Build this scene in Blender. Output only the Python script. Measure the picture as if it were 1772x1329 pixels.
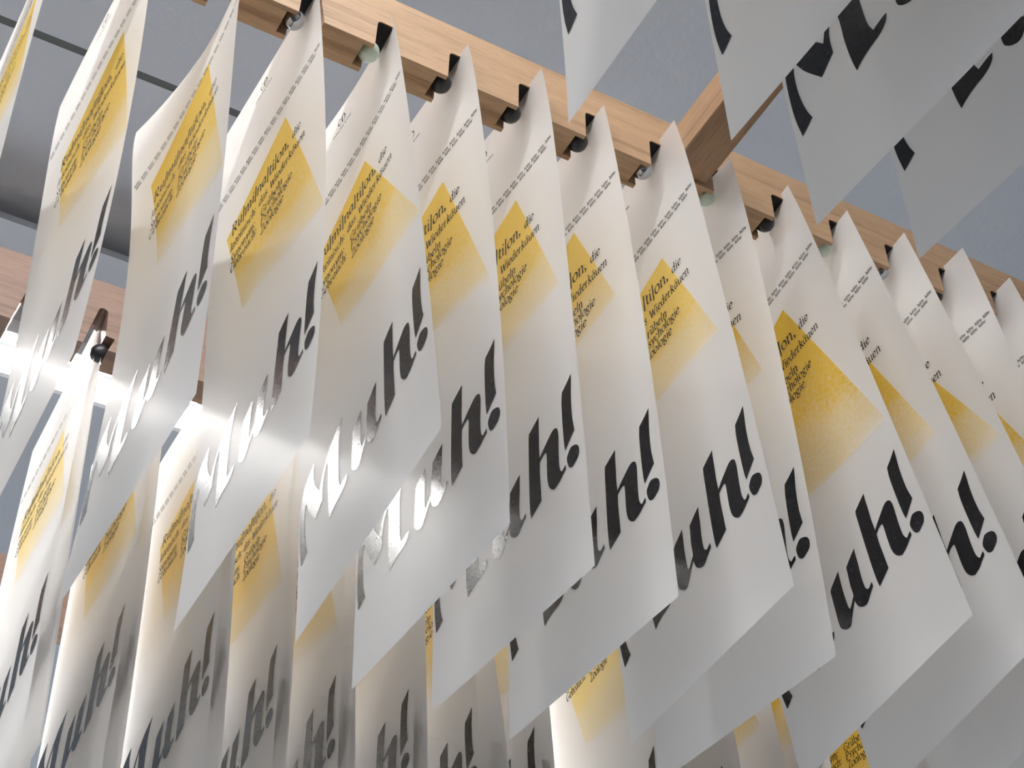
import bpy, bmesh, math, random
import numpy as np
from mathutils import Vector, Matrix
from mathutils.geometry import tessellate_polygon

for o in list(bpy.data.objects): bpy.data.objects.remove(o)
SC = bpy.context.scene
COL = SC.collection
random.seed(7)
U = 0.054            # one slot pitch in metres; the layout below is written in slot pitches

# ------------------------------------------------------------------ camera
CR = ((0.86154, -0.50172, -0.07756), (0.30711, 0.63671, -0.70731), (0.40426, 0.58555, 0.70264))
CP = (-5.64683, -10.19963, -17.92939)
cam = bpy.data.cameras.new('camera')
cam.sensor_width = 36.0
cam.sensor_fit = 'HORIZONTAL'
cam.lens = 2948.47 * 36.0 / 1772.0
cam.clip_start = 0.02
cam.clip_end = 60
cam_o = bpy.data.objects.new('camera', cam)
m3 = Matrix((CR[0], tuple(-x for x in CR[1]), tuple(-x for x in CR[2]))).transposed()
cam_o.matrix_world = Matrix.Translation(Vector(CP) * U) @ m3.to_4x4()
COL.objects.link(cam_o)
SC.camera = cam_o

# ------------------------------------------------------------------ world, exposure
w = bpy.data.worlds.new('world')
SC.world = w
w.use_nodes = True
bg = w.node_tree.nodes['Background']
bg.inputs[0].default_value = (0.86, 0.93, 1.0, 1)
bg.inputs[1].default_value = 2.05
SC.view_settings.view_transform = 'Standard'
SC.view_settings.look = 'None'
SC.view_settings.exposure = 0.52
SC.view_settings.gamma = 1.0
SC.view_settings.use_curve_mapping = False
LAMP_FAR = 225.0
LAMP_NEAR = 170.0
LAMP_MID = 320.0
SC.cycles.diffuse_bounces = 10
SC.cycles.max_bounces = 16
LAMP_COLOR = (1.0, 0.975, 0.95, 1)

# ------------------------------------------------------------------ materials
def new_mat(name):
    m = bpy.data.materials.new(name)
    m.use_nodes = True
    nt = m.node_tree
    return m, nt, nt.nodes['Principled BSDF'], nt.nodes['Material Output']

def simple(name, col, rough=0.5, metal=0.0, spec=0.5):
    m, nt, b, out = new_mat(name)
    b.inputs['Base Color'].default_value = (*col, 1)
    b.inputs['Roughness'].default_value = rough
    b.inputs['Metallic'].default_value = metal
    b.inputs['Specular IOR Level'].default_value = spec
    return m

PAPER = (0.90, 0.89, 0.88)

def paper_mat(name, yellow=None, thin=0.50):
    m, nt, pb, out = new_mat(name)
    N, L = nt.nodes, nt.links
    N.remove(pb)
    b = N.new('ShaderNodeBsdfDiffuse')
    b.inputs['Roughness'].default_value = 0.3
    gl = N.new('ShaderNodeBsdfGlossy'); gl.inputs['Roughness'].default_value = 0.30; gl.inputs['Color'].default_value = (1, 1, 1, 1)
    tc = N.new('ShaderNodeTexCoord')
    nz = N.new('ShaderNodeTexNoise'); nz.inputs['Scale'].default_value = 900; nz.inputs['Detail'].default_value = 3
    L.new(tc.outputs['Object'], nz.inputs['Vector'])
    bp = N.new('ShaderNodeBump'); bp.inputs['Strength'].default_value = 0.05; bp.inputs['Distance'].default_value = 0.0004
    L.new(nz.outputs['Fac'], bp.inputs['Height']); L.new(bp.outputs['Normal'], b.inputs['Normal']); L.new(bp.outputs['Normal'], gl.inputs['Normal'])
    tr = N.new('ShaderNodeBsdfTranslucent')
    mx = N.new('ShaderNodeMixShader'); mx.inputs[0].default_value = thin
    mg = N.new('ShaderNodeMixShader'); mg.inputs[0].default_value = 0.014
    L.new(b.outputs[0], mx.inputs[1]); L.new(tr.outputs[0], mx.inputs[2])
    L.new(mx.outputs[0], mg.inputs[1]); L.new(gl.outputs[0], mg.inputs[2]); L.new(mg.outputs[0], out.inputs[0])
    if yellow is None:
        b.inputs['Color'].default_value = (*PAPER, 1)
        tr.inputs['Color'].default_value = (*PAPER, 1)
        return m
    # rolled-on ink: dense near the top edge of the block, running dry towards its foot
    uvn = N.new('ShaderNodeUVMap'); uvn.uv_map = 'UVMap'
    sp = N.new('ShaderNodeSeparateXYZ'); L.new(uvn.outputs[0], sp.inputs[0])
    oi = N.new('ShaderNodeObjectInfo')
    ad = N.new('ShaderNodeVectorMath'); ad.operation = 'ADD'
    L.new(uvn.outputs[0], ad.inputs[0]); 
    sc = N.new('ShaderNodeVectorMath'); sc.operation = 'SCALE'; sc.inputs[3].default_value = 37.0
    cmb = N.new('ShaderNodeCombineXYZ'); L.new(oi.outputs['Random'], cmb.inputs[0]); L.new(oi.outputs['Random'], cmb.inputs[1])
    L.new(cmb.outputs[0], sc.inputs[0]); L.new(sc.outputs[0], ad.inputs[1])
    n1 = N.new('ShaderNodeTexNoise'); n1.inputs['Scale'].default_value = 3.2; n1.inputs['Detail'].default_value = 4
    n2 = N.new('ShaderNodeTexNoise'); n2.inputs['Scale'].default_value = 60; n2.inputs['Detail'].default_value = 5; n2.inputs['Roughness'].default_value = 0.7
    an = N.new('ShaderNodeMapping'); an.inputs['Scale'].default_value = (0.45, 1.3, 1.0); an.inputs['Rotation'].default_value = (0, 0, 0.35)
    L.new(ad.outputs[0], an.inputs[0])
    L.new(an.outputs[0], n1.inputs['Vector']); L.new(an.outputs[0], n2.inputs['Vector'])
    rmp = N.new('ShaderNodeValToRGB'); cr = rmp.color_ramp
    cr.elements[0].position = 0.0; cr.elements[0].color = (1, 1, 1, 1)
    cr.elements[1].position = 1.0; cr.elements[1].color = (0.14, 0.14, 0.14, 1)
    for p, v in ((0.08, 0.94), (0.60, 0.90), (0.72, 0.62), (0.88, 0.48), (0.97, 0.30)):
        e = cr.elements.new(p); e.color = (v, v, v, 1)
    a1 = N.new('ShaderNodeMath'); a1.operation = 'MULTIPLY_ADD'; a1.inputs[1].default_value = 0.44; a1.inputs[2].default_value = -0.22
    L.new(n1.outputs['Fac'], a1.inputs[0])
    a2 = N.new('ShaderNodeMath'); a2.operation = 'ADD'; L.new(sp.outputs['Y'], a2.inputs[0]); L.new(a1.outputs[0], a2.inputs[1])
    L.new(a2.outputs[0], rmp.inputs[0])
    # speckle
    s1 = N.new('ShaderNodeMapRange'); s1.inputs['From Min'].default_value = 0.34; s1.inputs['From Max'].default_value = 0.60
    s1.inputs['To Min'].default_value = 0.45; s1.inputs['To Max'].default_value = 1.12
    L.new(n2.outputs['Fac'], s1.inputs['Value'])
    ml = N.new('ShaderNodeMath'); ml.operation = 'MULTIPLY'; ml.use_clamp = True
    dry = N.new('ShaderNodeMapRange'); dry.inputs['From Min'].default_value = 0.35; dry.inputs['From Max'].default_value = 0.75
    dry.inputs['To Min'].default_value = 0.25; dry.inputs['To Max'].default_value = 1.0
    L.new(a2.outputs[0], dry.inputs['Value'])
    sm = N.new('ShaderNodeMix'); sm.data_type = 'FLOAT'; sm.inputs[2].default_value = 1.0
    L.new(dry.outputs[0], sm.inputs[0]); L.new(s1.outputs[0], sm.inputs[3])
    L.new(rmp.outputs[0], ml.inputs[0]); L.new(sm.outputs[0], ml.inputs[1])
    mc = N.new('ShaderNodeMix'); mc.data_type = 'RGBA'
    L.new(ml.outputs[0], mc.inputs[0])
    mc.inputs[6].default_value = (*PAPER, 1); mc.inputs[7].default_value = (*yellow, 1)
    L.new(mc.outputs[2], b.inputs['Color']); L.new(mc.outputs[2], tr.inputs['Color'])
    return m

def ink_mat():
    m, nt, b, out = new_mat('black_ink')
    N, L = nt.nodes, nt.links
    b.inputs['Base Color'].default_value = (0.006, 0.006, 0.009, 1)
    b.inputs['Specular IOR Level'].default_value = 0.20
    tc = N.new('ShaderNodeTexCoord')
    nz = N.new('ShaderNodeTexNoise'); nz.inputs['Scale'].default_value = 700; nz.inputs['Detail'].default_value = 4
    L.new(tc.outputs['Object'], nz.inputs['Vector'])
    mr = N.new('ShaderNodeMapRange'); mr.inputs['To Min'].default_value = 0.20; mr.inputs['To Max'].default_value = 0.32
    L.new(nz.outputs['Fac'], mr.inputs['Value']); L.new(mr.outputs[0], b.inputs['Roughness'])
    bp = N.new('ShaderNodeBump'); bp.inputs['Strength'].default_value = 0.06; bp.inputs['Distance'].default_value = 0.0002
    L.new(nz.outputs['Fac'], bp.inputs['Height']); L.new(bp.outputs['Normal'], b.inputs['Normal'])
    return m

def wood_mat(name, light, dark, axis=0):
    m, nt, b, out = new_mat(name)
    N, L = nt.nodes, nt.links
    tc = N.new('ShaderNodeTexCoord')
    def mapped(along, across):
        mp = N.new('ShaderNodeMapping'); s = [across] * 3; s[axis] = along
        mp.inputs['Scale'].default_value = s
        L.new(tc.outputs['Object'], mp.inputs[0]); return mp
    def noise(mp, detail, dist=0.0, rough=0.5):
        n = N.new('ShaderNodeTexNoise'); n.inputs['Scale'].default_value = 1.0; n.inputs['Detail'].default_value = detail
        n.inputs['Distortion'].default_value = dist; n.inputs['Roughness'].default_value = rough
        L.new(mp.outputs[0], n.inputs['Vector']); return n
    broad = noise(mapped(2.5, 45.0), 3, 0.6)
    lines = noise(mapped(3.5, 260.0), 3, 0.3, 0.65)
    pores = noise(mapped(60.0, 900.0), 3)
    flecks = noise(mapped(14.0, 320.0), 2)
    # broad tone + growth lines
    ad = N.new('ShaderNodeMath'); ad.operation = 'MULTIPLY_ADD'; ad.inputs[1].default_value = 0.55
    h = N.new('ShaderNodeMath'); h.operation = 'MULTIPLY'; h.inputs[1].default_value = 0.55
    L.new(lines.outputs['Fac'], h.inputs[0]); L.new(broad.outputs['Fac'], ad.inputs[0]); L.new(h.outputs[0], ad.inputs[2])
    rp = N.new('ShaderNodeValToRGB'); cr = rp.color_ramp
    cr.elements[0].position = 0.38; cr.elements[0].color = (*light, 1)
    cr.elements[1].position = 0.72; cr.elements[1].color = (*dark, 1)
    mid = cr.elements.new(0.57); mid.color = (*[a * 0.74 + c * 0.26 for a, c in zip(light, dark)], 1)
    L.new(ad.outputs[0], rp.inputs[0])
    pr = N.new('ShaderNodeMapRange'); pr.inputs['From Min'].default_value = 0.30; pr.inputs['From Max'].default_value = 0.50
    pr.inputs['To Min'].default_value = 0.74; pr.inputs['To Max'].default_value = 1.0
    L.new(pores.outputs['Fac'], pr.inputs['Value'])
    fr = N.new('ShaderNodeMapRange'); fr.inputs['From Min'].default_value = 0.66; fr.inputs['From Max'].default_value = 0.76
    fr.inputs['To Min'].default_value = 1.0; fr.inputs['To Max'].default_value = 0.62
    L.new(flecks.outputs['Fac'], fr.inputs['Value'])
    mu = N.new('ShaderNodeMath'); mu.operation = 'MULTIPLY'; L.new(pr.outputs[0], mu.inputs[0]); L.new(fr.outputs[0], mu.inputs[1])
    mm = N.new('ShaderNodeMix'); mm.data_type = 'RGBA'; mm.blend_type = 'MULTIPLY'; mm.inputs[0].default_value = 0.9
    L.new(rp.outputs[0], mm.inputs[6]); L.new(mu.outputs[0], mm.inputs[7])
    L.new(mm.outputs[2], b.inputs['Base Color'])
    b.inputs['Roughness'].default_value = 0.5
    bp = N.new('ShaderNodeBump'); bp.inputs['Strength'].default_value = 0.15; bp.inputs['Distance'].default_value = 0.0005
    L.new(pores.outputs['Fac'], bp.inputs['Height']); L.new(bp.outputs['Normal'], b.inputs['Normal'])
    return m

def plaster_mat(name, col):
    m, nt, b, out = new_mat(name)
    N, L = nt.nodes, nt.links
    tc = N.new('ShaderNodeTexCoord')
    n1 = N.new('ShaderNodeTexNoise'); n1.inputs['Scale'].default_value = 90; n1.inputs['Detail'].default_value = 5
    n2 = N.new('ShaderNodeTexNoise'); n2.inputs['Scale'].default_value = 5; n2.inputs['Detail'].default_value = 4
    L.new(tc.outputs['Object'], n1.inputs['Vector']); L.new(tc.outputs['Object'], n2.inputs['Vector'])
    mc = N.new('ShaderNodeMix'); mc.data_type = 'RGBA'
    L.new(n2.outputs['Fac'], mc.inputs[0])
    mc.inputs[6].default_value = (*[c * 0.94 for c in col], 1); mc.inputs[7].default_value = (*[min(1, c * 1.05) for c in col], 1)
    L.new(mc.outputs[2], b.inputs['Base Color'])
    bp = N.new('ShaderNodeBump'); bp.inputs['Strength'].default_value = 0.35; bp.inputs['Distance'].default_value = 0.002
    L.new(n1.outputs['Fac'], bp.inputs['Height']); L.new(bp.outputs['Normal'], b.inputs['Normal'])
    b.inputs['Roughness'].default_value = 0.85
    return m

def emit_mat(name, col, s):
    m, nt, b, out = new_mat(name)
    e = nt.nodes.new('ShaderNodeEmission'); e.inputs[0].default_value = col; e.inputs[1].default_value = s
    nt.links.new(e.outputs[0], out.inputs[0])
    return m

M_PAPER = paper_mat('white_paper')
M_PAPER2 = paper_mat('heavier_white_paper', None, 0.20)
M_YEL = paper_mat('yellow_print', (0.88, 0.665, 0.15))
M_YELP = paper_mat('pale_yellow_print', (0.89, 0.73, 0.32))
M_YELD = paper_mat('deep_yellow_print', (0.84, 0.585, 0.025))
M_INK = ink_mat()
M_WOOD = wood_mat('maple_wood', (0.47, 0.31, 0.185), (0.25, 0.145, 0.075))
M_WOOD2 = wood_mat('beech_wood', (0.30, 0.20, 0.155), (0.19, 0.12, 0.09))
M_WOODY = wood_mat('maple_crossbar', (0.42, 0.265, 0.16), (0.27, 0.155, 0.085), axis=1)
M_CEIL = plaster_mat('painted_ceiling', (0.53, 0.565, 0.62))
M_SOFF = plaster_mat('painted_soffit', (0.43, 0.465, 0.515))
M_TRACK = simple('dark_track', (0.085, 0.095, 0.095), 0.6)
M_STEEL = simple('polished_steel', (0.42, 0.44, 0.47), 0.08, 1.0)
M_SLOT_DARK = simple('dark_slot_strip', (0.022, 0.02, 0.02), 0.9)  # flat dark colour for the strips added inside the slots
M_MINT = simple('mint_ceramic', (0.55, 0.66, 0.58), 0.28)
M_BLACK = simple('black_rubber', (0.018, 0.019, 0.024), 0.38)
M_WHITE = simple('lamp_housing_white', (0.82, 0.83, 0.84), 0.35)
M_ALU = simple('lamp_reflector', (0.75, 0.75, 0.75), 0.25, 1.0)
M_FLOOR = simple('grey_floor', (0.14, 0.135, 0.13), 0.6)
M_TUBE = emit_mat('lamp_tube', LAMP_COLOR, LAMP_FAR)
M_TUBEM = emit_mat('lamp_tube_mid', LAMP_COLOR, LAMP_MID)
M_TUBEN = emit_mat('lamp_tube_near', LAMP_COLOR, LAMP_NEAR)
M_CLIP = simple('grey_clip', (0.55, 0.56, 0.57), 0.4)

# ------------------------------------------------------------------ helpers
def link(name, me, mat, parent=None, smooth=False):
    o = bpy.data.objects.new(name, me)
    COL.objects.link(o)
    if mat is not None: me.materials.append(mat)
    if parent is not None: o.parent = parent
    if smooth:
        me.polygons.foreach_set('use_smooth', [True] * len(me.polygons))
    return o

def tag(o, label, cat, group=None):
    o['label'] = label; o['category'] = cat
    if group: o['group'] = group
    return o

def struct(o):
    o['kind'] = 'structure'; return o

def empty(name, loc):
    o = bpy.data.objects.new(name, None)
    o.location = Vector(loc) * U
    o.empty_display_size = 0.02
    COL.objects.link(o)
    return o

def mesh_from(verts, faces, name, scale=U):
    me = bpy.data.meshes.new(name)
    me.from_pydata([tuple(c * scale for c in v) for v in verts], [], faces)
    me.update()
    return me

def boxes(name, bs):
    v, f = [], []
    for (x0, x1, y0, y1, z0, z1) in bs:
        k = len(v)
        v += [(x0, y0, z0), (x1, y0, z0), (x1, y1, z0), (x0, y1, z0), (x0, y0, z1), (x1, y0, z1), (x1, y1, z1), (x0, y1, z1)]
        f += [tuple(k + i for i in q) for q in ((0, 3, 2, 1), (4, 5, 6, 7), (0, 1, 5, 4), (1, 2, 6, 5), (2, 3, 7, 6), (3, 0, 4, 7))]
    return mesh_from(v, f, name)

def bevel(o, wid, seg=2):
    b = o.modifiers.new('bevel', 'BEVEL'); b.width = wid * U; b.segments = seg; b.limit_method = 'ANGLE'; b.angle_limit = math.radians(40)

def smooth_poly(pts, n=4, corner=48):
    """closed outline: Catmull-Rom between soft points, corners kept"""
    P = [np.array(p, float) for p in pts]; k = len(P); out = []
    isC = []
    for i in range(k):
        a = P[i] - P[i - 1]; b = P[(i + 1) % k] - P[i]
        ang = math.degrees(math.acos(max(-1, min(1, a @ b / (np.linalg.norm(a) * np.linalg.norm(b) + 1e-12)))))
        isC.append(ang > corner)
    for i in range(k):
        p1, p2 = P[i], P[(i + 1) % k]
        p0 = p1 - (p2 - p1) * 0.5 if isC[i] else P[i - 1]
        p3 = p2 + (p2 - p1) * 0.5 if isC[(i + 1) % k] else P[(i + 2) % k]
        L = np.linalg.norm(p2 - p1) + 1e-9
        m1 = (p2 - p0); m1 = m1 / (np.linalg.norm(m1) + 1e-9) * L
        m2 = (p3 - p1); m2 = m2 / (np.linalg.norm(m2) + 1e-9) * L
        for j in range(n):
            t = j / n
            out.append((2*t**3-3*t*t+1)*p1 + (t**3-2*t*t+t)*m1 + (-2*t**3+3*t*t)*p2 + (t**3-t*t)*m2)
    return [tuple(p) for p in out]

# ------------------------------------------------------------------ the print, drawn flat: u = distance from the right edge, v = distance from the top
W, H = 3.061, 7.7256

def flat_polys(polys, cell=0.3):
    bm = bmesh.new()
    for pl in polys:
        vs = [bm.verts.new((p[0], p[1], 0)) for p in pl]
        tris = tessellate_polygon([[Vector((p[0], p[1], 0)) for p in pl]])
        for t in tris:
            try: bm.faces.new([vs[i] for i in t])
            except ValueError: pass
    for ax, lim in ((0, W), (1, H)):
        c = cell
        while c < lim:
            no = (1, 0, 0) if ax == 0 else (0, 1, 0)
            co = (c, 0, 0) if ax == 0 else (0, c, 0)
            bmesh.ops.bisect_plane(bm, geom=bm.verts[:] + bm.edges[:] + bm.faces[:], plane_co=co, plane_no=no)
            c += cell
    bm.verts.index_update()
    V = np.array([v.co[:2] for v in bm.verts]); F = [tuple(v.index for v in f.verts) for f in bm.faces]
    bm.free()
    return V, F

M_OUT = [(2.69,5.455),(2.80,5.52),(2.93,5.62),(2.99,5.80),(3.015,6.0),(3.02,6.32),(3.01,6.52),(2.98,6.745),(2.93,6.72),(2.84,6.66),(2.88,6.52),(2.91,6.33),(2.92,6.11),(2.905,5.94),(2.88,5.90),(2.80,6.10),(2.65,6.36),(2.48,6.23),(2.477,6.06),(2.45,5.91),(2.39,5.79),(2.352,5.74),(2.34,5.99),(2.345,6.26),(2.33,6.53),(2.31,6.675),(2.24,6.63),(2.13,6.59),(2.01,6.56),(1.93,6.50),(1.90,6.42),(1.95,6.42),(2.06,6.45),(2.09,6.34),(2.10,6.17),(2.10,5.90),(2.08,5.70),(2.035,5.53),(1.99,5.42),(2.10,5.48),(2.25,5.565),(2.36,5.67),(2.455,5.80),(2.51,5.91),(2.55,6.025),(2.66,5.84),(2.705,5.65)]
U_OUT = [(1.55,5.79),(1.63,5.84),(1.75,5.92),(1.765,6.0),(1.78,6.20),(1.79,6.36),(1.785,6.46),(1.755,6.51),(1.715,6.545),(1.67,6.565),(1.625,6.555),(1.58,6.50),(1.51,6.40),(1.452,6.33),(1.442,6.38),(1.425,6.43),(1.375,6.48),(1.32,6.505),(1.275,6.50),(1.21,6.45),(1.12,6.38),(1.12,6.315),(1.155,6.335),(1.19,6.355),(1.222,6.34),(1.24,6.29),(1.24,6.14),(1.22,5.95),(1.21,5.80),(1.20,5.73),(1.28,5.77),(1.41,5.85),(1.42,5.94),(1.44,6.10),(1.445,6.25),(1.48,6.29),(1.53,6.345),(1.558,6.365),(1.57,6.33),(1.575,6.22),(1.57,6.04),(1.555,5.87)]
H_OUT = [(0.78,5.22),(0.87,5.26),(0.99,5.32),(1.0,5.38),(1.015,5.62),(1.03,5.90),(1.04,6.16),(1.04,6.37),(1.03,6.465),(0.82,6.36),(0.82,6.19),(0.82,5.97),(0.81,5.85),(0.76,5.815),(0.71,5.80),(0.68,5.81),(0.68,5.87),(0.69,6.05),(0.69,6.18),(0.67,6.28),(0.62,6.35),(0.57,6.38),(0.48,6.35),(0.40,6.30),(0.35,6.27),(0.35,6.21),(0.38,6.225),(0.42,6.25),(0.44,6.23),(0.46,6.16),(0.46,6.01),(0.45,5.87),(0.44,5.73),(0.45,5.65),(0.47,5.62),(0.51,5.60),(0.56,5.61),(0.64,5.66),(0.72,5.715),(0.81,5.785),(0.81,5.64),(0.80,5.49),(0.79,5.31)]
X_OUT = [(0.13,5.10),(0.21,5.16),(0.32,5.23),(0.34,5.35),(0.35,5.55),(0.352,5.73),(0.35,5.91),(0.34,6.03),(0.30,6.0),(0.15,5.88),(0.16,5.80),(0.17,5.70),(0.17,5.54),(0.16,5.37),(0.14,5.21)]
D_OUT = [(0.13,6.10),(0.10,6.15),(0.10,6.22),(0.13,6.27),(0.18,6.30),(0.23,6.32),(0.28,6.30),(0.31,6.24),(0.32,6.15),(0.29,6.10),(0.24,6.06),(0.18,6.07)]
HEAD = flat_polys([smooth_poly(p) for p in (M_OUT, U_OUT, H_OUT, X_OUT)] + [smooth_poly(D_OUT, 4, 80)])

# small type: a broad-nib stroke alphabet (x-height 1)
o_ = [(.42,1.0),(.16,.86),(.06,.5),(.16,.12),(.42,0),(.7,.14),(.8,.5),(.7,.88),(.42,1.0)]
bowl = [(.66,.82),(.48,1.0),(.2,.9),(.07,.5),(.18,.08),(.42,.02),(.66,.3)]
GL = {
 'i': (.42, [[(.0,.93),(.17,1)],[(.17,1),(.17,0)],[(.02,0),(.36,0)]], [(.18,1.38)]),
 'n': (.98, [[(.0,.93),(.17,1)],[(.17,1),(.17,0)],[(.02,0),(.34,0)],'s',[(.17,.66),(.38,.95),(.6,.98),(.74,.76),(.74,0)],'l',[(.6,0),(.92,0)]], []),
 'm': (1.5, [[(.0,.93),(.17,1)],[(.17,1),(.17,0)],[(.02,0),(.34,0)],'s',[(.17,.66),(.36,.95),(.54,.98),(.68,.76),(.68,0)],[(.68,.66),(.88,.95),(1.08,.98),(1.22,.76),(1.22,0)],'l',[(.56,0),(.82,0)],[(1.08,0),(1.4,0)]], []),
 'u': (.98, [[(.0,.96),(.17,1)],'s',[(.17,1),(.17,.3),(.3,.03),(.52,.05),(.74,.36)],'l',[(.74,1),(.74,0)],[(.6,.98),(.74,1)],[(.74,0),(.9,.03)]], []),
 'a': (.92, ['s',bowl,'l',[(.68,1),(.68,.1)],[(.68,.02),(.88,.05)]], []),
 'd': (.98, ['s',bowl,'l',[(.7,1.62),(.7,.02)],[(.55,1.58),(.7,1.62)],[(.7,.02),(.9,.04)]], []),
 'o': (.92, ['s',o_], []),
 'e': (.84, ['s',[(.09,.5),(.45,.56),(.7,.64),(.62,.92),(.4,1),(.16,.84),(.07,.46),(.2,.08),(.45,0),(.72,.2)]], []),
 'c': (.82, ['s',[(.7,.82),(.45,1),(.18,.86),(.07,.48),(.2,.08),(.46,0),(.72,.2)]], []),
 's': (.72, ['s',[(.6,.84),(.36,1),(.14,.82),(.3,.58),(.52,.42),(.56,.16),(.34,0),(.08,.14)]], []),
 'h': (.98, [[(.02,1.58),(.17,1.62)],[(.17,1.62),(.17,0)],[(.02,0),(.34,0)],'s',[(.17,.66),(.38,.95),(.6,.98),(.74,.76),(.74,0)],'l',[(.6,0),(.92,0)]], []),
 'b': (.96, [[(.02,1.58),(.17,1.62)],[(.17,1.62),(.17,.1)],'s',[(.17,.66),(.38,.96),(.66,.92),(.82,.52),(.68,.1),(.42,0),(.17,.16)]], []),
 'l': (.42, [[(.02,1.58),(.17,1.62)],[(.17,1.62),(.17,0)],[(.02,0),(.36,0)]], []),
 't': (.58, ['s',[(.22,1.35),(.22,.3),(.32,.03),(.54,.1)],'l',[(.02,1),(.5,1)]], []),
 'r': (.72, [[(.0,.93),(.17,1)],[(.17,1),(.17,0)],[(.02,0),(.38,0)],'s',[(.17,.6),(.36,.92),(.62,.96)]], []),
 'k': (.94, [[(.02,1.58),(.17,1.62)],[(.17,1.62),(.17,0)],[(.02,0),(.34,0)],[(.17,.45),(.66,1)],[(.36,.62),(.76,0)],[(.62,0),(.9,0)],[(.5,1),(.8,1)]], []),
 'g': (.92, ['s',[(.4,1),(.14,.86),(.12,.56),(.36,.4),(.62,.54),(.64,.86),(.4,1)],[(.3,.42),(.14,.2),(.44,.1),(.76,-.1),(.62,-.42),(.3,-.46),(.06,-.28),(.2,.02)],'l',[(.62,.9),(.86,.98)]], []),
 'y': (.9, [[(.02,1),(.26,1)],[(.14,1),(.46,.06)],'s',[(.78,1),(.5,.1),(.3,-.4),(.06,-.46)],'l',[(.64,1),(.88,1)]], []),
 'R': (1.2, [[(.02,1.5),(.2,1.5)],[(.2,1.5),(.2,0)],[(.04,0),(.38,0)],'s',[(.2,1.5),(.66,1.48),(.84,1.14),(.64,.8),(.2,.76)],'l',[(.5,.78),(.98,.0)],[(.98,0),(1.14,0)]], []),
 'P': (1.08, [[(.02,1.5),(.2,1.5)],[(.2,1.5),(.2,0)],[(.04,0),(.4,0)],'s',[(.2,1.5),(.7,1.48),(.92,1.12),(.7,.72),(.2,.7)]], []),
 'G': (1.3, ['s',[(1.02,1.26),(.7,1.52),(.3,1.36),(.08,.8),(.26,.16),(.66,-.02),(1.02,.16)],'l',[(1.02,.16),(1.02,.66)],[(.84,.66),(1.18,.66)]], []),
 'S': (.94, ['s',[(.76,1.24),(.48,1.52),(.16,1.28),(.3,.92),(.62,.66),(.72,.26),(.42,-.02),(.08,.2)]], []),
 'W': (1.7, [[(.0,1.5),(.3,1.5)],[(.14,1.5),(.5,0)],[(.5,0),(.84,1.3)],[(.84,1.3),(1.18,0)],[(1.18,0),(1.54,1.5)],[(1.4,1.5),(1.68,1.5)]], []),
 'Z': (1.08, [[(.12,1.3),(.12,1.5)],[(.12,1.5),(.9,1.5)],[(.9,1.5),(.1,0)],[(.1,0),(.94,0)],[(.94,0),(.94,.22)]], []),
 ',': (.4, ['s',[(.16,.14),(.22,-.04),(.1,-.26)]], [(.15,.1)]),
 ':': (.4, [], [(.16,.1),(.16,.84)]),
 '|': (.46, [[(.2,1.72),(.2,-.42)]], []),
 'D': (1.2, [[(.2,1.5),(.2,0)],'s',[(.2,1.5),(.8,1.46),(1.08,.76),(.8,.04),(.2,0)]], []),
 ' ': (.5, [], []),
}
for ch, base in (('ä', 'a'), ('ü', 'u')):
    g = GL[base]; GL[ch] = (g[0], g[1], [(.26, 1.38), (.6, 1.38)])

def text_w(t, tr=0.06): return sum(GL[c][0] + tr for c in t)

def draw_text(t, u0, base, xh, width=None, nseg=3, wmax=.19, wmin=.075, slant=0.10, tr=0.06):
    """returns verts, quads; text starts at u0 (left) and runs towards smaller u; stretched to 'width' when given"""
    tw = text_w(t, tr); sx = (width / tw) if width else xh
    V, F = [], []
    def put(x, y): V.append((u0 - (x + y * slant * xh / max(sx, 1e-6) * 0 ) * sx - y * slant * xh, base - y * xh))
    def ribbon(pts):
        k0 = len(V); n = len(pts)
        for i, p in enumerate(pts):
            a = pts[max(i - 1, 0)]; b = pts[min(i + 1, n - 1)]
            dx, dy = b[0] - a[0], b[1] - a[1]; d = math.hypot(dx, dy) + 1e-9
            ang = math.atan2(dy, dx)
            wd = (wmin + (wmax - wmin) * abs(math.sin(ang - math.radians(20)))) * 0.5
            nx, ny = -dy / d * wd, dx / d * wd
            put(p[0] + nx, p[1] + ny); put(p[0] - nx, p[1] - ny)
        for i in range(n - 1):
            a = k0 + 2 * i; F.append((a, a + 2, a + 3, a + 1))
    pen = 0.0
    for c in t:
        adv, strokes, dots = GL[c]
        sm = False
        for s in strokes:
            if s == 's': sm = True; continue
            if s == 'l': sm = False; continue
            pts = [(pen + x, y) for x, y in s]
            if sm and nseg > 1:
                P = [np.array(p) for p in pts]; out = []
                for i in range(len(P) - 1):
                    p0 = P[max(i - 1, 0)]; p1 = P[i]; p2 = P[i + 1]; p3 = P[min(i + 2, len(P) - 1)]
                    for j in range(nseg):
                        q = j / nseg
                        out.append(0.5 * ((2 * p1) + (-p0 + p2) * q + (2*p0 - 5*p1 + 4*p2 - p3) * q*q + (-p0 + 3*p1 - 3*p2 + p3) * q**3))
                out.append(P[-1]); pts = [tuple(p) for p in out]
            ribbon(pts)
        for (x, y) in dots:
            k0 = len(V); r = wmax * 0.62
            for j in range(6):
                a = j * math.pi / 3; put(pen + x + r * math.cos(a), y + r * math.sin(a))
            F.append((k0, k0 + 1, k0 + 2, k0 + 3)); F.append((k0, k0 + 3, k0 + 4, k0 + 5))
        pen += adv + tr
    return V, F

def join(parts):
    V, F = [], []
    for v, f in parts:
        k = len(V); V += v; F += [tuple(i + k for i in q) for q in f]
    return np.array(V), F

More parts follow.
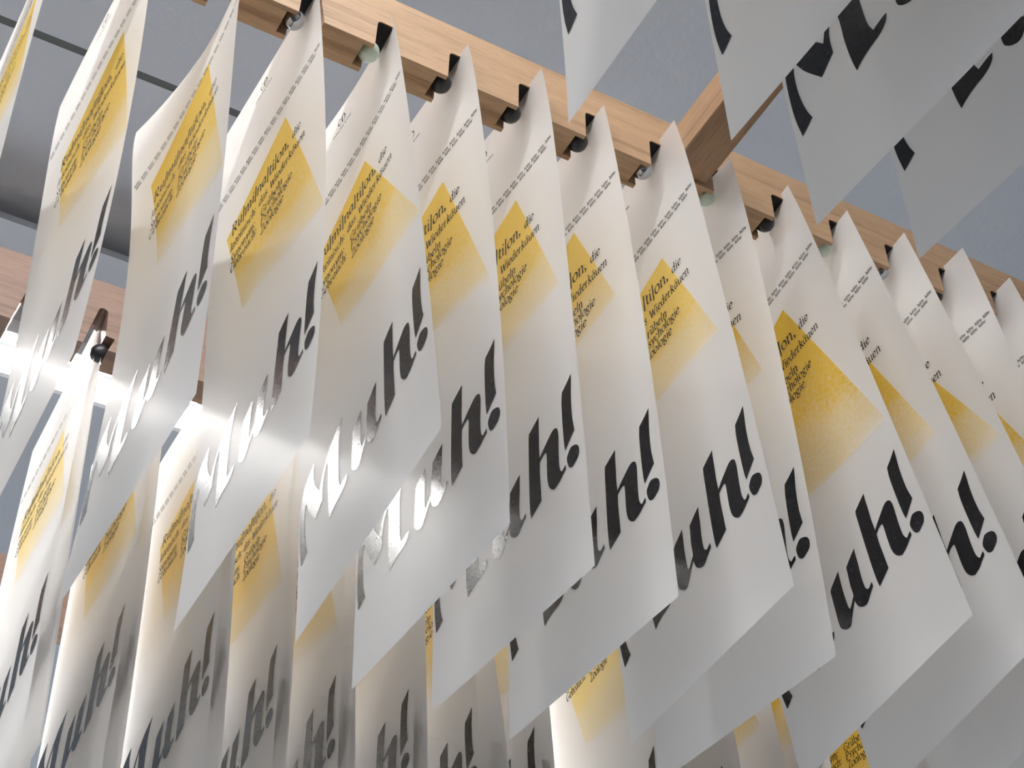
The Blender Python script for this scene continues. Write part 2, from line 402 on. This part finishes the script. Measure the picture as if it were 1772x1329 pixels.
DEFN = join([
    draw_text('Ru|mi|na|ti|on,', 2.40, 2.20, .124, 1.53, wmax=.19, wmin=.075),
    draw_text('die', .79, 2.20, .092, .21),
    draw_text('lateinisch:', 2.43, 2.465, .092, .70), draw_text('das', 1.66, 2.465, .092, .22), draw_text('Wiederkäuen', 1.375, 2.48, .092, .89),
    draw_text('Synonym:', 2.42, 2.70, .092, .66), draw_text('Grübeln', 1.61, 2.71, .092, .56),
    draw_text('Gebrauch:', 2.42, 2.87, .092, .70), draw_text('Psychologie', 1.61, 2.875, .092, .80),
    draw_text('Zoologie', 1.61, 3.045, .092, .585)])
_lines = []
for row, (vb, off) in enumerate(((1.25, 0.0), (1.325, 0.045))):
    for k in range(18):
        x = 2.99 - off - k * .165
        if x - .14 > .03: _lines.append(draw_text('hätte', x, vb, .035, .13, nseg=1, wmax=.26, wmin=.13))
LINES = join(_lines)
_em = [draw_text('c', 1.56, .285, .10, .085, wmax=.14, wmin=.06), draw_text('D', 1.475, .285, .072, .10, wmax=.2, wmin=.07),
       draw_text('l', 1.475, .285, .05, .03, wmax=.2)]
for k, (a, wd) in enumerate(((1.70, .02), (1.665, .11), (1.54, .09), (1.42, .03), (1.38, .12))):
    _em.append(draw_text('ou' if wd > .05 else 'i', a, .375, .026, wd, nseg=1, wmax=.22, wmin=.1))
EMBLEM = join(_em)

def sheet_map(s, uu, vv, off=0.0):
    """sheet pose: x y z yaw tilt roll bend twist topbend curl; returns world points in slot pitches"""
    t = vv / H
    fx = s[6]*4*(t*t - t) + s[7]*(uu/W - .5)*2*t + s[8]*np.exp(-vv/.6) + s[9]*(uu/W)**2*np.exp(-vv/2.0)
    cy, sy = math.cos(s[3]), math.sin(s[3]); ct, st = math.cos(s[4]), math.sin(s[4]); c_, s_ = math.cos(s[5]), math.sin(s[5])
    Rz = np.array([[cy, -sy, 0], [sy, cy, 0], [0, 0, 1]]); Ry = np.array([[ct, 0, st], [0, 1, 0], [-st, 0, ct]]); Rx = np.array([[1, 0, 0], [0, c_, -s_], [0, s_, c_]])
    L = np.stack([fx - off, uu, -vv], -1)
    return (Rz @ Ry @ Rx @ L.T).T

def np_mesh(name, P, F, uv=None):
    me = bpy.data.meshes.new(name)
    me.from_pydata((P * U).tolist(), [], F)
    if uv is not None:
        lay = me.uv_layers.new(name='UVMap')
        idx = np.empty(len(me.loops), np.int32); me.loops.foreach_get('vertex_index', idx)
        lay.data.foreach_set('uv', uv[idx].astype(np.float32).ravel())
    me.update()
    return me

NU, NV = 14, 40
gv = np.concatenate([np.linspace(0, 1.8, 16, endpoint=False), np.linspace(1.8, H, NV - 15)])
gu = np.linspace(0, W, NU + 1)
GUU, GVV = np.meshgrid(gu, gv)
GF = [(j*(NU+1)+i, (j+1)*(NU+1)+i, (j+1)*(NU+1)+i+1, j*(NU+1)+i+1) for j in range(len(gv)-1) for i in range(NU)]
YS, YT = np.meshgrid(np.linspace(0, 1, 13), np.linspace(0, 1, 15))
YF = [(j*13+i, (j+1)*13+i, (j+1)*13+i+1, j*13+i+1) for j in range(14) for i in range(12)]

def make_sheet(s, label, group, yel=None, deep=False, parts='hydle', flip=False, pale=False):
    root = empty('poster', s[:3])
    def put(nm, uu, vv, F, mat, off, uv=None, smooth=False):
        if flip: uu = W - uu; off = -off
        P = sheet_map(s, np.asarray(uu, float).ravel(), np.asarray(vv, float).ravel(), off)
        return link(nm, np_mesh(nm, P, F, uv), mat, root, smooth)
    put('sheet', GUU, GVV, GF, M_PAPER2 if flip else M_PAPER, 0.0, smooth=True)
    if 'y' in parts:
        A, Lf, B, Rt = [np.array(q, float) for q in (yel or ((.93, 1.6), (2.5, 2.05), (2.0, 4.0), (.12, 4.1)))]
        st = YS.ravel()[:, None]; tt = YT.ravel()[:, None]
        Q = (A*(1-st) + Lf*st)*(1-tt) + (Rt*(1-st) + B*st)*tt
        put('color_field', np.clip(Q[:, 0], 0.0, W), Q[:, 1], YF, M_YELD if deep else (M_YELP if pale else M_YEL), 0.0035, np.concatenate([st, tt], 1), True)['label'] = 'hand-rolled yellow block fading towards its foot'
    if 'h' in parts: put('headline', HEAD[0][:, 0], HEAD[0][:, 1], HEAD[1], M_INK, 0.006)['label'] = 'large black italic lettering reading Muh!'
    if 'd' in parts: put('definition_text', DEFN[0][:, 0], DEFN[0][:, 1], DEFN[1], M_INK, 0.0075)
    if 'l' in parts: put('word_lines', LINES[0][:, 0], LINES[0][:, 1], LINES[1], M_INK, 0.006)
    if 'e' in parts: put('emblem', EMBLEM[0][:, 0], EMBLEM[0][:, 1], EMBLEM[1], M_INK, 0.006)
    tag(root, label, 'poster', group)
    return root

# ------------------------------------------------------------------ the room
CZ = 9.0       # ceiling height above the slots
SZ = 8.2       # lower soffit
struct(link('ceiling', boxes('ceiling', [(-60, 70, -60, 8.13, CZ, CZ + 1.5), (-60, 70, 8.29, 60, CZ, CZ + 1.5), (-60, 70, 8.13, 8.29, CZ + .3, CZ + 1.5)]), M_CEIL))
struct(link('trim_1', boxes('trim_1', [(-60, 70, 8.132, 8.288, CZ + .004, CZ + .1)]), M_TRACK))
struct(link('trim_2', boxes('trim_2', [(-60, 70, 11.95, 60, SZ, SZ + .18)]), M_SOFF))
struct(link('trim_3', boxes('trim_3', [(-60, 70, 12.6, 13.0, SZ + .18, CZ)]), M_SOFF))
struct(link('floor', boxes('floor', [(-60, 70, -60, 60, -50, -48)]), M_FLOOR))

M_WALL = plaster_mat('painted_wall', (0.45, 0.45, 0.46))
struct(link('wall_front', boxes('wall_front', [(-60, 70, -61, -60, -48, CZ)]), M_WALL))
struct(link('wall_right', boxes('wall_right', [(70, 71, -60, 60, -48, CZ)]), M_WALL))
struct(link('wall_left', boxes('wall_left', [(-61, -60, -60, 60, -48, CZ)]), M_WALL))
struct(link('wall_back', boxes('wall_back', [(-60, 70, 60, 61, -48, -34), (-60, 70, 60, 61, 4, CZ)]), M_WALL))
struct(link('fill_window_1', boxes('fill_window_1', [(x - .6, x + .6, 60.2, 60.8, -34, 4) for x in (-60, -38, -16, 5, 27, 49, 70)] + [(-60, 70, 60.2, 60.8, z - .6, z + .6) for z in (-34, -10, 4)]), M_WHITE))  # unseen window, added so world light fills in from the far side

# ------------------------------------------------------------------ fluorescent battens (their light is here)
def lamp(x0, x1, y, z, label, tube=None, open_top=False):
    root = empty('batten_lamp', ((x0 + x1) / 2, y, z))
    cx = (x0 + x1) / 2; L = (x1 - x0) / 2
    h = link('housing', boxes('housing', [(-L, L, .45 if open_top else -.15, 1.1, -.06, .0), (-L, L, -.16, -.12, -.38, .0), (-L, L, .98, 1.1, -.42, -.06)]), M_WHITE, root)  # second box: skirt added beside the tube to keep its light off the soffit
    link('reflector', boxes('reflector', [(-L + .1, L - .1, .30, .94, -.12, -.06)]), M_ALU, root)
    v, f = [], []
    n = 14; r = .16
    for xx in (-L + .12, L - .12):
        for k in range(n):
            a = 2 * math.pi * k / n; v.append((xx, .08 + r * math.cos(a), -.26 + r * math.sin(a)))
    f = [(k, (k + 1) % n, n + (k + 1) % n, n + k) for k in range(n)] + [tuple(range(n))[::-1], tuple(range(n, 2 * n))]
    link('tube', mesh_from(v, f, 'tube'), tube or M_TUBE, root, True)
    if 5 < y < 9:
        for xx in (-L * .7, L * .7):
            link('cable', boxes('cable', [(xx - .02, xx + .02, .5, .54, 0, CZ - z)]), M_CLIP, root)
    for xx in (-L + .06, -L / 3, L / 3, L - .06):
        link('tube_clip', boxes('tube_clip', [(xx - .06, xx + .06, -.12, .28, -.30 if abs(xx) > L * .9 else -.22, -.06), (xx - .3, xx + .3, .34, .8, -.30, -.12)]), M_CLIP, root)
    tag(root, label, 'lamp', 'ceiling batten lamps')
    return root

LY = 14.55; LZ = SZ; LY2 = 24.2
lamp(-24.0, -13.2, LY, LZ, 'bright batten lamp beyond the left edge of the picture')
lamp(-13.0, -2.6, LY, LZ, 'bright white batten lamp at the left edge behind the rear rail')
lamp(-2.4, 8.0, LY, LZ, 'bright white batten lamp glowing between the posters on the left')
for k, (a, b) in enumerate(((-30, -19.2), (-19, -8.2), (-8, 2.8))):
    lamp(a, b, -10.2, CZ, ['near batten lamp furthest left above the front posters', 'near batten lamp in the middle above the front posters', 'near batten lamp furthest right above the front posters'][k], M_TUBEN)

lamp(11.0, 28.0, LY2, SZ, 'bright batten lamp showing under the far low rail', M_TUBEM)

# ------------------------------------------------------------------ slotted rails
def rail_profile(x0, x1, zb, zt, slots, kind):
    """outline in x,z ; kind: 'lip' plain slanted slot, 'pocket' slot with ball pocket on the left, 'foot' slot with an open foot on the right"""
    pts = [(x0, zt), (x0, zb)]
    for xs in slots:
        wide = .0 if kind == 'foot' else .10
        arch = [(xs + .07 + (wide if a > math.pi / 2 + .01 else 0) - .07 * math.cos(a), -.07 + .07 * math.sin(a)) for a in np.linspace(0, math.pi, 9)]
        if kind == 'lip':
            pts += [(xs - .05, zb)] + arch + [(xs + .28, zb)]
        elif kind == 'pocket':
            pts += [(xs - .175, zb), (xs - .215, -.34), (xs - .035, -.30)] + arch + [(xs + .28, zb)]
        else:
            pts += [(xs - .16, zb)] + arch + [(xs + .145, zb + .27), (xs + .28, zb + .25), (xs + .20, zb)]
    pts += [(x1, zb), (x1, zt)]
    return pts

def extrude_profiles(name, layers):
    V, F = [], []
    for prof, y0, y1 in layers:
        k = len(V); n = len(prof)
        V += [(x, y0, z) for x, z in prof] + [(x, y1, z) for x, z in prof]
        tri = tessellate_polygon([[Vector((x, z, 0)) for x, z in prof]])
        F += [(k + a, k + b, k + c) for a, b, c in tri] + [(k + n + c, k + n + b, k + n + a) for a, b, c in tri]
        F += [(k + i, k + n + i, k + n + (i + 1) % n, k + (i + 1) % n) for i in range(n)]
    me = mesh_from(V, F, name)
    bm = bmesh.new(); bm.from_mesh(me); bmesh.ops.recalc_face_normals(bm, faces=bm.faces[:]); bm.to_mesh(me); bm.free()
    return me

def rail(x0, x1, y, zoff, slots, kind, label, thick=.44, zb=-.56, zt=.63, mat=None):
    if kind == 'pocket':
        lay = [(rail_profile(x0, x1, zb, zt, slots, 'lip'), 0, .06), (rail_profile(x0, x1, zb, zt, slots, 'pocket'), .06, .375), (rail_profile(x0, x1, zb, zt, slots, 'lip'), .375, thick)]
    else:
        lay = [(rail_profile(x0, x1, zb, zt, slots, 'foot'), 0, thick)]
    o = link('slotted_rail', extrude_profiles('slotted_rail', lay), mat or M_WOOD)
    o.location = (0, y * U, zoff * U)
    if kind == 'pocket':
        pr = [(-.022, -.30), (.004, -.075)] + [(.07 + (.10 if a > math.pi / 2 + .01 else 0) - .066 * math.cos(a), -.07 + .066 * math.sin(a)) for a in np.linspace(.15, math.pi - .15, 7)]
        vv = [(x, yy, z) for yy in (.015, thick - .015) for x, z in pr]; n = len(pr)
        lm = mesh_from(vv, [(i, i + 1, n + i + 1, n + i) for i in range(n - 1)], 'slot_dark_strip'); lm.materials.append(M_SLOT_DARK)  # thin dark strip added along each slot wall so the opening reads black
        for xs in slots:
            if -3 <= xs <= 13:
                q = bpy.data.objects.new('slot_dark_strip', lm); COL.objects.link(q); q.parent = o; q.location = (xs * U, 0, 0)
    tag(o, label, 'rail', 'slotted wooden rails')
    return o

rail(-8.5, 16.5, 0.0, 0.0, list(range(-8, 17)), 'pocket', 'light wooden slotted rail crossing the picture above the middle row of posters')
S2X = [-1.30 + k for k in range(-5, 17)]
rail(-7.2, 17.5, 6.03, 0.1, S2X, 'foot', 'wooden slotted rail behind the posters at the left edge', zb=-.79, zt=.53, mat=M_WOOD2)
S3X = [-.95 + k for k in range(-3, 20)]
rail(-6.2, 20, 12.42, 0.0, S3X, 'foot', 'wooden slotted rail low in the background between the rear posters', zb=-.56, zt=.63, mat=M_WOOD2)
S0X = [-1.45 + k for k in range(-4, 12)]
rail(-6.5, 11, -7.75, -.75, S0X, 'pocket', 'wooden slotted rail carrying the dark posters at the upper right')
cb = link('cross_bar', boxes('cross_bar', [(4.24, 4.82, -7.31, -.002, -.50, .08)]), M_WOODY)
bevel(cb, .02); tag(cb, 'square wooden cross bar running towards the viewer between two rails', 'bar')

# ------------------------------------------------------------------ posters
ORD = ['first', 'second', 'third', 'fourth', 'fifth', 'sixth', 'seventh', 'eighth', 'ninth', 'tenth', 'eleventh', 'twelfth', 'thirteenth', 'fourteenth', 'fifteenth', 'sixteenth']
S1 = {
  -4:[-3.8191, -0.196, 0.067, -0.0001, 0.0257, 0.0014, 0.0622, 0.0369, -0.0006, 0.0],
  -3:[-2.8197, 0.2004, 0.4934, 0.0683, 0.0183, -0.0203, -0.1085, 0.1208, 0.0382, 0.0982],
  -2:[-1.9867, -0.4038, -0.2164, -0.1212, 0.0512, -0.0339, -0.0567, -0.2162, 0.2202, -0.6355],
  -1:[-0.8417, -0.0579, 0.1457, 0.0323, 0.014, -0.0242, -0.1381, 0.0443, 0.0172, -0.0131],
  0:[0.2275, -0.0341, 0.1708, -0.0745, 0.0285, -0.098, -0.0462, -0.1005, -0.0289, -0.5035],
  1:[1.2162, -0.1934, 0.0318, 0.0563, 0.0045, 0.016, -0.098, 0.0248, -0.0513, 0.075],
  2:[2.2412, -0.3095, 0.0251, -0.0148, 0.015, 0.0571, -0.033, -0.0868, -0.0786, -0.3419],
  3:[3.1893, -0.2072, -0.0093, 0.0335, -0.0011, 0.0466, -0.0991, -0.0214, -0.0244, 0.0454],
  4:[4.2486, -0.3709, 0.0897, -0.0282, 0.0017, -0.0026, -0.0349, -0.0186, -0.0769, -0.1276],
  5:[5.1341, -0.2947, -0.0935, 0.0403, -0.0136, 0.0672, -0.112, -0.0075, -0.0327, -0.0517],
  6:[6.2637, -0.1691, 0.1051, -0.0452, -0.0052, -0.0744, -0.0247, -0.0444, -0.0628, -0.1439],
  7:[7.1698, -0.227, 0.0211, -0.0032, -0.0118, -0.0895, -0.0751, 0.0598, -0.0013, 0.0505],
  8:[8.1896, -0.2665, 0.0356, -0.016, -0.0259, -0.0688, -0.0611, 0.0511, -0.0191, -0.02],
  9:[9.21, -0.4097, 0.0679, 0.0191, -0.017, 0.0065, -0.0889, -0.049, -0.0603, -0.0335],
  10:[10.2108, -0.3032, 0.0333, -0.0108, -0.0201, -0.0048, -0.1051, -0.0184, -0.0703, 0.0176],
  11:[11.2, -0.29, 0.03, 0.01, -0.015, 0.0, -0.08, 0.0, -0.05, 0.0],
}
Y1 = {-4: ((.75,1.5),(2.45,2.0),(2.05,3.6),(.03,4.3)), -3: ((.7,1.52),(2.42,1.96),(2.07,3.6),(0,4.33)), -2: ((1.01,1.2),(2.54,1.70),(1.97,3.8),(.02,4.45)),
      -1: ((.95,1.57),(2.55,2.1),(2.05,3.85),(.03,4.25)), 0: ((1.11,1.67),(2.45,2.1),(1.95,3.9),(.0,4.25)), 1: ((.9,1.69),(2.5,2.1),(1.95,3.8),(.13,4.14)),
      2: ((.92,1.55),(2.5,2.0),(1.95,3.8),(.2,3.66)), 3: ((1.02,1.43),(2.5,1.9),(1.95,3.35),(.42,3.07)), 4: ((.91,1.77),(2.5,2.15),(1.95,3.75),(.22,3.79)),
      5: ((.92,1.6),(2.5,2.0),(1.95,3.6),(.32,3.47)), 6: ((.93,1.63),(2.5,2.1),(2.0,4.5),(.06,4.65)), 7: ((.9,1.75),(2.5,2.15),(2.0,4.3),(.27,4.31)),
      8: ((.9,1.7),(2.5,2.1),(2.0,4.05),(.08,4.03)), 9: ((.9,1.7),(2.5,2.1),(2.0,4.1),(.1,4.1)), 10: ((.9,1.7),(2.5,2.1),(2.0,4.1),(.1,4.1)), 11: ((.9,1.7),(2.5,2.1),(2.0,4.1),(.1,4.1))}
BALL = {-4: 'black', -3: 'black', -2: 'black', -1: 'steel', 0: 'mint', 1: 'black', 2: 'black', 3: 'black', 4: 'steel', 5: 'mint', 6: 'black', 7: 'mint', 8: 'steel', 9: 'black', 10: 'black', 11: 'black'}
BM = {'black': M_BLACK, 'steel': M_STEEL, 'mint': M_MINT}
BW = {'black': 'black ball', 'steel': 'polished steel ball', 'mint': 'pale mint green ball'}
def ball(x, y, z, r, kind, label, group):
    bm = bmesh.new()
    bmesh.ops.create_uvsphere(bm, u_segments=24, v_segments=14, radius=r * U)
    # moulding seam and a small flat so that it is not a perfect sphere
    for v in bm.verts:
        n = v.co.normalized()
        v.co -= n * (0.035 * r * U * math.exp(-((n.y - .0) / .05) ** 2))
    me = bpy.data.meshes.new('clamp_ball'); bm.to_mesh(me); bm.free()
    o = link('clamp_ball', me, BM[kind], None, True)
    o.location = Vector((x, y, z)) * U
    o.rotation_euler = (random.random() * 3, random.random() * 3, 0)
    tag(o, label, 'ball', group)
    return o

for i, n in enumerate(S1):
    make_sheet(S1[n], 'white Muh! poster with yellow block, %s from the left on the middle rail' % ORD[i], 'posters on the middle rail', Y1[n], deep=n >= 5)
    ball(n - .025, .218, -.41, .136, BALL[n], '%s holding the %s poster from the left on the middle rail' % (BW[BALL[n]], ORD[i]), 'clamp balls of the middle rail')

S2 = {
  'a':[-1.1311, 6.3525, 0.4571, -0.0113, 0.0555, -0.0736, 0.0333, 0.0, 0.0, 0.0],
  'b':[-0.2353, 6.1408, 0.2437, -0.0027, 0.0542, -0.0482, -0.0285, 0.0, 0.0, 0.0],
  'c':[0.7148, 5.773, 0.2205, 0.0096, 0.0378, -0.0379, -0.0231, 0.0, 0.0, 0.0],
  'd':[1.6986, 5.9002, 0.2888, -0.0109, 0.0359, 0.008, -0.0421, 0.0, 0.0, 0.0],
  'e':[2.7144, 6.1587, 0.2126, 0.0019, 0.0419, -0.0012, 0.0203, 0.0, 0.0, 0.0],
  'f':[3.7367, 6.0717, 0.214, 0.01, 0.0472, -0.0013, -0.0034, 0.0, 0.0, 0.0],
  'g':[4.7775, 6.6496, 0.2555, 0.0332, 0.0623, -0.094, -0.0452, 0.0, 0.0, 0.0],
  'h':[5.716, 6.1657, 0.2187, 0.0019, 0.0408, -0.0008, 0.0197, 0.0, 0.0, 0.0],
  'i':[7.0391, 5.725, 0.056, -0.1083, 0.0006, -0.0071, -0.0799, 0.0, 0.0, 0.0],
  'j':[7.764, 6.2068, 0.1904, 0.0, 0.0, 0.0, 0.0, 0.0, 0.0, 0.0],
  'k':[8.7197, 5.9919, 0.2318, 0.0026, 0.0374, -0.0076, 0.0191, 0.0, 0.0, 0.0],
  'l':[9.756, 6.3247, 0.1904, 0.0, 0.0, 0.0, 0.004, 0.0, 0.0, 0.0],
  'm':[10.7183, 6.368, 0.2142, 0.0105, 0.0214, 0.0067, 0.0193, 0.0, 0.0, 0.0],
  'n':[11.7069, 7.071, 0.1923, -0.0009, 0.0329, 0.0216, 0.0252, 0.0, 0.0, 0.0],
  'o':[12.764, 6.2068, 0.1904, 0.0, 0.0, 0.0, 0.0, 0.0, 0.0, 0.0],
}
for i, k in enumerate(S2):
    s = S2[k]
    make_sheet(s, 'white Muh! poster with yellow block, %s from the left in the rear row' % ORD[i], 'posters in the rear row', ((.95 + random.uniform(-.08, .08), 1.65), (2.5, 2.1), (2.0, 3.9 + random.uniform(-.2, .3)), (.12, 4.1 + random.uniform(-.3, .3))), deep=i > 8, pale=i <= 8)
    b = list(s); b[0] += .05; b[4] -= .020 if k != 'g' else .06; b[5] += random.uniform(-.01, .015); b[6] = s[6] - .02; b[1] -= .05; b[3] -= .006
    make_sheet(b, 'poster turned with its blank grey back to us, behind the %s of the rear row' % ORD[i], 'turned posters in the rear row', None, parts='hy', flip=True)
for i, k in enumerate('abc'):
    ball(S2X[5 + i] + .16, 6.27, -.55, .136, 'black', 'black ball in the slot of the rear rail, %s from the left' % ORD[i], 'clamp balls of the rear rail')

for i in range(4):
    s = [0.25 + i + (0.05 * math.sin(i * 2.3)), 11.75, .42, .0, .03, -.01 + .02 * math.sin(i), 0, 0, 0, 0]
    make_sheet(s, 'distant white poster, %s from the left on the far low rail' % ORD[i], 'posters on the far rail', None)
ball(S3X[4] + .14, 12.64, -.41, .136, 'steel', 'small steel ball glinting in the far low rail', None)

S0 = {
  'p':[-1.2592, -7.8756, -0.5891, -0.021, -0.0255, 0.0394, -0.1581, 0.0, 0.0, 0.0],
  'q':[0.5979, -8.1153, -0.2809, 0.0126, 0.0306, 0.04, -0.013, 0.0, 0.0, 0.0],
  'r':[1.55, -7.9649, -0.703, 0.0355, 0.0418, 0.0375, 0.0404, 0.0, 0.0, 0.0],
  's':[2.5716, -8.1224, -0.7874, 0.0505, 0.0541, 0.0432, -0.0089, 0.0, 0.0, 0.0],
}
LB0 = ['blurred leftmost poster corner hanging into the top centre of the picture', 'poster corner hanging in front of the wooden cross bar',
       'large dark poster at the upper right showing the M and its thick stem', 'rightmost shaded poster at the upper right corner']
for (k, s), lb in zip(S0.items(), LB0):
    make_sheet(s, lb, 'shaded posters at the upper right', None)
